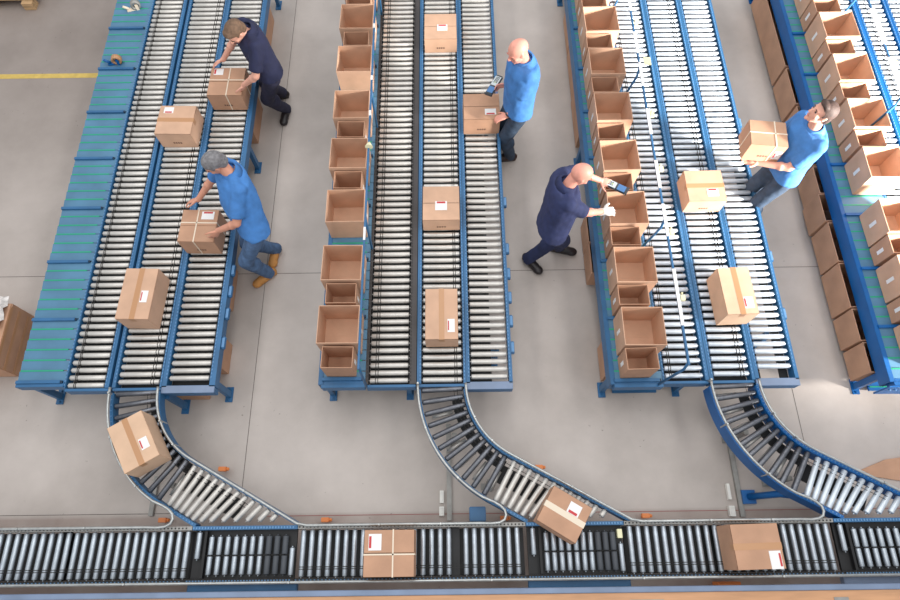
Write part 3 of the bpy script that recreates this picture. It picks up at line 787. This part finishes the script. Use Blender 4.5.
# guard tubes ----------------------------------------------------------------
ZG = ZR+.05
def loop_out(xc):     # U shaped end and the outer side of a bend, from the main line up to the lane
    o_ = [(x+xc, y) for x, y in arc(1.138, 0, 61)][::-1]
    return [(.30+xc, .275), (.40+xc, .272), (.46+xc, .278), (.50+xc, .30), (.515+xc, .335), (.505+xc, .375), (.47+xc, .41), (.42+xc, .44)] + [(x, y) for x, y in o_[1:]]
def inner_in(xc):
    a_ = [(x+xc, y) for x, y in arc(.712, 0, 61)]
    e_ = a_[-1]; k = (e_[1]-.275)/-HD[1]
    return a_ + [(e_[0]+HD[0]*k*.5, e_[1]+HD[1]*k*.5), (e_[0]+HD[0]*(k-.04), .29), (e_[0]+HD[0]*k+.05, .275)]
def guard(label, pts, posts):
    t = thing('guard_rail', label, 'rail', (pts[0][0], pts[0][1], 0)); o_ = t.location
    b = bm_new(); add_tube(b, [(x-o_.x, y-o_.y, ZG) for x, y in pts], .0115, 10); part('tube', b, 'steel', t)
    for i in posts:
        x, y = pts[i]; b = bm_new(); add_box(b, x-o_.x-.008, x-o_.x+.008, y-o_.y-.008, y-o_.y+.008, ZR-.08, ZG); add_cone(b, (x-o_.x, y-o_.y, ZG+.008), (x-o_.x, y-o_.y, ZG+.02), .012, .009, 8)
        part('post', b, 'steel', t)
    return t
L0 = [(-4.6, .275), (-4.0, .275), (-3.55, .275), (-3.0, .275)] + loop_out(XC[0])
guard('steel guard tube left of and round the outside of the first bend', L0, (1, 2, 3, 16, 26, 34))
L1 = inner_in(XC[0]) + [(-1.05, .275), (-.6, .275), (-.1, .275)] + loop_out(XC[1])
guard('steel guard tube from inside the first bend to outside the second', L1, (10, 18, 25, 29, 30, 44, 54, 62))
L2 = inner_in(XC[1]) + [(1.6, .275), (2.1, .275), (2.6, .275)] + loop_out(XC[2])
guard('steel guard tube from inside the second bend to outside the third', L2, (10, 18, 25, 29, 30, 44, 54, 62))
L3 = inner_in(XC[2]) + [(4.5, .275)]
guard('steel guard tube inside the third bend at the right of the picture', L3, (10, 18, 25))
guard('low steel guard tube along the near side of the main line', [(-4.6, -.148), (-3.6, -.148), (-2.6, -.148), (-1.3, -.148), (.3, -.148), (1.5, -.148), (2.6, -.148), (4.6, -.148)], (1, 2, 3, 4, 5, 6))

# ------------------------------------------------------------------ main line
def main_seg(label, x0, x1, gaps=()):
    t = thing('roller_conveyor', label, 'conveyor', ((x0+x1)/2, 0, 0)); xc = (x0+x1)/2; h = (x1-x0)/2
    for a, c in ((-.15, -.122), (.25, .28)):
        b = bm_new(); add_box(b, -h, h, a, c, ZR-.10, ZR+.008)
        n = int((x1-x0)/.03)
        for i in range(n): add_box(b, -h+.008+i*.03, -h+.018+i*.03, (a+c)/2-.006, (a+c)/2+.006, ZR+.008, ZR+.012, 1)
        part('side_frame', b, ['black', 'rivet'] if a < 0 else ['grey_metal', 'dark'], t)
    rm = roller_mesh(.355, .0205, 'roller_main'); x = x0+.045; k = 0
    while x < x1-.03:
        if not any(a < x < c for a, c in gaps):
            r = link('roller', rm, t, (x-xc, .066, ZR-RR)); r.rotation_euler = (0, 0, PI/2)
        x += .0700; k += 1
    for y in (-.055, -.038):
        b = bm_new(); xx = x0+.045
        while xx < x1-.03:
            if not any(a < xx < c for a, c in gaps): add_cone(b, (xx-xc, y-.003, ZR-RR), (xx-xc, y+.003, ZR-RR), .0225, .0225, 14)
            xx += .0700
        add_box(b, -h+.04, h-.04, y-.0015, y+.0015, ZR-.012, ZR-.007)
        part('drive_cord', b, 'dark', t)
    b = bm_new(); add_box(b, -h+.01, h-.01, -.12, .245, ZR-.13, ZR-.11)
    for a, c in gaps: add_box(b, a-xc-.005, c-xc+.005, -.12, .25, ZR-.075, ZR-.05)
    add_box(b, -h+.01, -h+.5*h, -.03, .24, ZR-.14, ZR-.12)
    part('under_pan', b, 'black', t)
    for X in (-h+.12, h-.12):
        for y in (-.135, .265):
            b = bm_new(); add_box(b, X-.02, X+.02, y-.012, y+.012, .012, ZR-.10); add_box(b, X-.05, X+.05, y-.03, y+.03, .0005, .012); part('leg', b, 'grey_metal', t)
    return t
def transfer(label, x0, x1):
    t = thing('roller_transfer_unit', label, 'conveyor', ((x0+x1)/2, 0, 0)); xc = (x0+x1)/2; h = (x1-x0)/2
    for a, c in ((-.15, -.122), (.25, .28)):
        b = bm_new(); add_box(b, -h, h, a, c, ZR-.10, ZR+.008)
        n = int((x1-x0)/.024)
        for i in range(n): add_box(b, -h+.004+i*.024, -h+.016+i*.024, (a+c)/2-.008, (a+c)/2+.008, ZR+.008, ZR+.012, 1)
        part('side_frame', b, ['black' if a < 0 else 'blue', 'rivet'], t)
    sm = roller_mesh(.142, .0205, 'roller_main'); dm = roller_mesh(.142, RR, 'rubber_roller')
    n = 10; x = -h+.16
    for i in range(n):
        for y, z in ((-.020, 0), (.130, 0)):
            r = link('roller', dm if (i > 6) else sm, t, (x, y, ZR-RR)); r.rotation_euler = (0, 0, PI/2)
        x += (2*h-.255)/9
    b = bm_new(); add_box(b, -h+.02, h-.02, .0535, .0565, ZR-.03, ZR-.022); part('drive_cord', b, 'dark', t)
    for X, y0, y1 in ((-h+.055, .03, .235), (h-.035, -.10, .11)):
        r = link('roller', roller_mesh(y1-y0, .0205, 'roller_main'), t, (X, (y0+y1)/2, ZR-RR)); r.rotation_euler = (0, 0, PI/2)
    b = bm_new(); add_box(b, -h+.01, h-.01, -.12, .25, ZR-.08, ZR-.055)
    add_box(b, -h+.10, -h+.12, -.11, .24, ZR-.055, ZR-.012)
    part('under_pan', b, 'black', t)
    b = bm_new(); add_box(b, -h+.0, h-.0+.02, -.235, -.152, ZR-.10, ZR-.04); part('motor_cover', b, 'blue_pale' if x0 > 3 else 'blue', t, .004)
    if .5 < x0 < 1:
        b = bm_new(); add_box(b, h-.055, h-.015, .15, .22, ZR-.055, ZR-.005); part('buffer_block', b, 'cream', t, .003)
    return t
main_seg('stretch of the main roller line left of the first bend', -4.6, -2.14, ((-3.22, -3.16),))
transfer('transfer unit of split rollers where the first bend joins', -2.135, -1.275)
main_seg('stretch of the main roller line between first and second bend, carrying a carton', -1.27, .595, ((-.02, .05),))
transfer('transfer unit of split rollers where the second bend joins', .60, 1.40)
main_seg('stretch of the main roller line between second and third bend', 1.405, 3.12)
transfer('transfer unit of split rollers at the right edge where the third bend joins', 3.125, 4.0)
main_seg('short stretch of the main roller line past the third bend', 4.005, 4.6)

b = bm_new(); add_box(b, 2.26, 2.46, -.36, -.2, .10, .22); add_box(b, 2.27, 2.45, -.35, -.21, .22, .225)
tag(link('orange_crate', mesh(b, 'orange_crate', 'orange', .004), None, (0, 0, -.099)), 'orange brown crate on the floor between main line and plywood edge', 'crate')
# near side walkway edge: blue grey rail and plywood board with plates
t = thing('plywood_walkway', 'pale plywood board with a blue grey rail along the near edge of the main line', 'platform', (0, -.5, 0))
b = bm_new(); add_box(b, -4.6, 4.6, -.2, .252, .70, .722); part('plywood_board', b, 'wood', t)
b = bm_new(); add_box(b, -4.6, 4.6, .255, .295, .66, .735); part('edge_rail', b, 'blue_pale', t, .004)
for x, w in ((1.47, .13), (2.95, .055)):
    b = bm_new(); add_box(b, x-w, x+w, .13, .205, .722, .727); add_cone(b, (x, .17, .727), (x, .17, .732), .012, .012, 10); part('metal_plate', b, 'grey_metal', t)
for x in (-4.4, -2.2, 0, 2.2, 4.4):
    b = bm_new(); add_box(b, x-.03, x+.03, -.15, -.09, 0.0005, .70); part('post', b, 'grey_metal', t)

# ------------------------------------------------------------------ floor items
def trunk(x, y0, y1, lab, w=.022):
    b = bm_new(); add_box(b, x-w, x+w, y0, y1, .001, .03); add_box(b, x+w-.006, x+w, y0, y1, .03, .034)
    tag(link('cable_trunking', mesh(b, 'cable_trunking', 'grey_metal', .002)), lab, 'trunking')
    for dy, h in ((.05, .07), (.18, .05)):
        pass
trunk(-.03, .33, 1.2, 'grey cable trunking on the floor below the second bend')
trunk(2.625, .33, 1.2, 'grey cable trunking on the floor left of the third bend')
trunk(-2.745, .40, .75, 'grey cable trunking on the floor below the first bend')
for i, (x, y, w, d, lab) in enumerate(((-.098, .535, .018, .055, 'upper white socket box beside the middle trunking'), (-.10, .41, .022, .04, 'lower white socket box beside the middle trunking'), (2.53, .55, .014, .07, 'upper white socket box left of the right trunking'), (2.53, .38, .026, .045, 'lower white socket box left of the right trunking'))):
    b = bm_new(); add_box(b, x-w, x+w, y-d, y+d, .001, .045); add_box(b, x-w*.6, x+w*.6, y-d*.6, y+d*.6, .045, .05)
    tag(link('socket_box', mesh(b, 'socket_box', 'white', .003)), lab, 'socket box')
def reflector(x, y, z, lab):
    b = bm_new(); add_box(b, x-.035, x+.035, y-.02, y+.02, z, z+.045); add_cone(b, (x+.03, y, z+.022), (x+.06, y, z+.022), .017, .014, 12); add_box(b, x-.006, x+.006, y-.006, y+.006, max(.001, z-.06), z)
    tag(link('photo_sensor', mesh(b, 'photo_sensor', 'orange', .004)), lab, 'sensor')
reflector(-1.142, .345, .06, 'orange sensor by the far side of the main line, right of the first bend')
reflector(1.726, .345, .06, 'orange sensor by the far side of the main line, right of the second bend')
reflector(-2.60, .36, .06, 'orange sensor inside the loop of the first bend')
reflector(.46, .34, .06, 'orange sensor inside the loop of the second bend')
reflector(-2.12, .80, .061, 'orange sensor by the inner side of the first bend')
reflector(.80, .78, .061, 'orange sensor by the inner side of the second bend')
reflector(3.40, .80, .061, 'orange sensor by the inner side of the third bend')
b = bm_new(); vs = [b.verts.new(p) for p in ((3.72, .70, .001), (4.3, .60, .001), (4.4, .86, .001), (4.05, .82, .001), (3.72, .70, .015), (4.3, .60, .015), (4.4, .86, .03), (4.05, .82, .03))]
for f in ((0,3,2,1), (4,5,6,7), (0,1,5,4), (1,2,6,5), (2,3,7,6), (3,0,4,7)): b.faces.new([vs[i] for i in f])
tag(link('cardboard_sheet', mesh(b, 'cardboard_sheet', 'card2')), 'flattened brown cardboard lying beyond the third bend at the right edge', 'cardboard')
# wrapped carton on the floor at the left
t = thing('wrapped_carton', 'big brown carton wrapped in film on the floor at the left edge', 'box', (-4.71, 2.03, 0))
b = bm_new(); add_box(b, -.43, .43, -.30, .34, .0, .37); part('carton_body', b, 'card2', t, .01)
b = bm_new()
for i in range(12):
    for j in range(8):
        x = -.43+i*.06; y = -.02+j*.04; z = .402+.02*noise.noise(V((i*.9, j*.9, 2)))+.012
        if i < 11 and j < 7: 
            q = [(-.33+(i+a)*.066, .07+(j+c)*.048, .374+.16*abs(noise.noise(V(((i+a)*.7, (j+c)*.7, 2))))) for a, c in ((0,0),(1,0),(1,1),(0,1))]
            b.faces.new([b.verts.new(p) for p in q])
bmesh.ops.remove_doubles(b, verts=b.verts[:], dist=.0001)
bmesh.ops.solidify(b, geom=b.faces[:], thickness=.003)
part('stretch_film', b, 'film', t)
b = bm_new(); 
for z in (.08, .22, .34): add_box(b, .43, .433, -.3, .3, z, z+.035)
part('tape_band', b, 'tape', t)
# pallet at the top left
t = thing('pallet', 'wooden pallet at the top left corner of the floor', 'pallet', (-5.9, 7.1, 0))
for i in range(5):
    b = bm_new(); add_box(b, -.6, .62, -.40+i*.2, -.26+i*.2, .10, .122); part('deck_board', b, 'pallet', t)
for x in (-.5, .0, .5):
    for y in (-.46, .3):
        b = bm_new(); add_box(b, x-.05, x+.09, y, y+.12, .0, .10); part('block', b, 'pallet', t)
b = bm_new(); add_box(b, -.6, .5, -.30, .5, .124, .30); tag(link('stacked_load', mesh(b, 'stacked_load', 'card2', .01), None, (-5.9, 7.1, 0)), 'low brown load on the pallet at the top left', 'load')

# tape dispensers on the empty shelf
def tape_gun(label, x, y, rot, hm, rmx):
    t = thing('tape_dispenser', label, 'tape dispenser', (x, y, ZR+.002), rot)
    b = bm_new(); add_box(b, -.085, .05, -.022, .022, .0, .02); add_cone(b, (-.05, 0, .02), (-.11, 0, .07), .014, .016, 10); add_box(b, .02, .055, -.028, .028, .0, .075); part('handle', b, hm, t, .003)
    b = bm_new(); n = 24
    for r0, r1 in ((.032, .055),):
        rows = [[b.verts.new((.03+rr*math.cos(2*PI*i/n), yy, .06+rr*math.sin(2*PI*i/n))) for i in range(n)] for rr, yy in ((r1, -.026), (r1, .026), (r0, .026), (r0, -.026))]
        for k in range(4):
            A, B = rows[k], rows[(k+1) % 4]
            for i in range(n): b.faces.new((A[i], A[(i+1) % n], B[(i+1) % n], B[i])).smooth = True
    part('tape_roll', b, rmx, t)
tape_gun('cream tape dispenser with a clear roll on the empty blue shelf, far end', -3.66, 6.02, .3, 'strap', 'grey_metal')
tape_gun('blue handled tape dispenser on the empty blue shelf near the second divider', -3.72, 5.20, .1, 'blue_deep', 'tape')

# wrist watch on the bald man in blue
w3 = a3[-1]; b = bm_new(); d_ = (w3[2]-w3[1]).normalized(); c_ = w3[2]-d_*.03
add_cone(b, c_-d_*.009-p3.location, c_+d_*.009-p3.location, .0335, .0335, 20); add_cone(b, c_+V((0, 0, .03))-p3.location, c_+V((0, 0, .038))-p3.location, .017, .016, 16)
part('wrist_watch', b, 'scanner', p3)
# carried carton
t = closed_carton('strapped carton carried by the dark haired man at right', 2.91, 3.54, .33, .27, .24, -.12, 1.10, 'x', 'card2', lab=None, tape=False, straps=(('x', .0), ('y', .06)), mark=True)
b = bm_new(); add_box(b, .085, .155, -.1375, -.135, .05, .16); l = part('shipping_label', b, 'label', t)
b = bm_new(); add_box(b, .089, .104, -.1385, -.1375, .075, .14); part('red_print', b, 'red', l)

def scanner(label, p, d, up, L=.255):
    d = V(d).normalized(); up = V(up); up = (up-d*up.dot(d)).normalized(); sd = d.cross(up)
    t = thing('barcode_scanner', label, 'scanner', p); R_ = Matrix((sd, d, up)).transposed(); t.rotation_euler = R_.to_euler()
    b = bm_new(); add_box(b, -.041, .041, -L/2, L/2, -.016, .0135); part('housing', b, 'scanner', t, .012)
    b = bm_new(); add_box(b, -.033, .033, -L*.40, L*.06, .0135, .017); kp = part('keypad', b, 'keypad', t, .002)
    b = bm_new()
    for i in range(3):
        for j in range(5): add_box(b, -.019+i*.014, -.010+i*.014, -L*.36+j*.016, -L*.36+.010+j*.016, .017, .0195, 1 if (i, j) == (1, 4) else 0)
    part('keys', b, ['scanner', 'lime'], kp)
    b = bm_new(); add_box(b, -.032, .032, L*.12, L*.42, .0135, .0165); part('screen', b, 'screen', t, .001)
    b = bm_new(); add_box(b, -.043, .043, L*.46, L*.53, -.012, .018); part('bumper', b, 'scanner', t, .005)
    return t
scanner('grey handheld scanner held by the bald man in blue', (.475, 4.43, 1.0), (-.5, -.85, -.1), (-.2, -.1, 1))
scanner('grey handheld scanner with a blue display held by the bald man in navy', (1.555, 3.22, 1.0), (.85, -.5, .0), (0, -.1, 1))

# ------------------------------------------------------------------ light
w = bpy.data.worlds.new('hall'); sc.world = w; w.use_nodes = True
bg = w.node_tree.nodes['Background']; bg.inputs[0].default_value = (.93, .96, 1.0, 1); bg.inputs[1].default_value = .75
def area(name, loc, target, sx, sy, power, col=(1, 1, 1)):
    l = bpy.data.lights.new(name, 'AREA'); l.shape = 'RECTANGLE'; l.size = sx; l.size_y = sy; l.energy = power; l.color = col
    o = bpy.data.objects.new(name, l); COL.objects.link(o); o.location = loc
    o.rotation_euler = (V(target)-V(loc)).to_track_quat('-Z', 'Y').to_euler()
    return o
for i, x in enumerate((-5, 0, 5)):
    area('assumed_skylight', (x, 3.5, 9.5), (x, 3.5, 0), 1.6, 13, 260, (1, .99, .97))  # assumed overhead area lamps, none in view, also giving the rollers their reflections
sw = area('assumed_window_lamp', (7.7, .1, 2.5), (4.2, 4.1, .9), 0.8, 0.8, 480, (1, .96, .90)); sw.data.spread = math.radians(66)  # unseen added lamp for assumed window light, placed close so falloff favours right stand

# ------------------------------------------------------------------ camera
cam = bpy.data.cameras.new('camera'); cam.sensor_width = 36; cam.lens = 624.5*36/900; cam.clip_end = 100
co = bpy.data.objects.new('camera', cam); COL.objects.link(co)
yd = V((-19, 1500, -624.5)).normalized(); zd = -V((3.3, -260, -624.5)).normalized()
yd = (yd-zd*yd.dot(zd)).normalized(); xd = yd.cross(zd)
R3 = Matrix((xd, yd, zd))
mw = R3.to_4x4(); mw.translation = V((0, 0, 6.0)); co.matrix_world = mw
sc.camera = co
vs_ = sc.view_settings; vs_.view_transform = 'Standard'; vs_.look = 'None'; vs_.gamma = 1; vs_.use_curve_mapping = False
vs_.exposure = 0.0
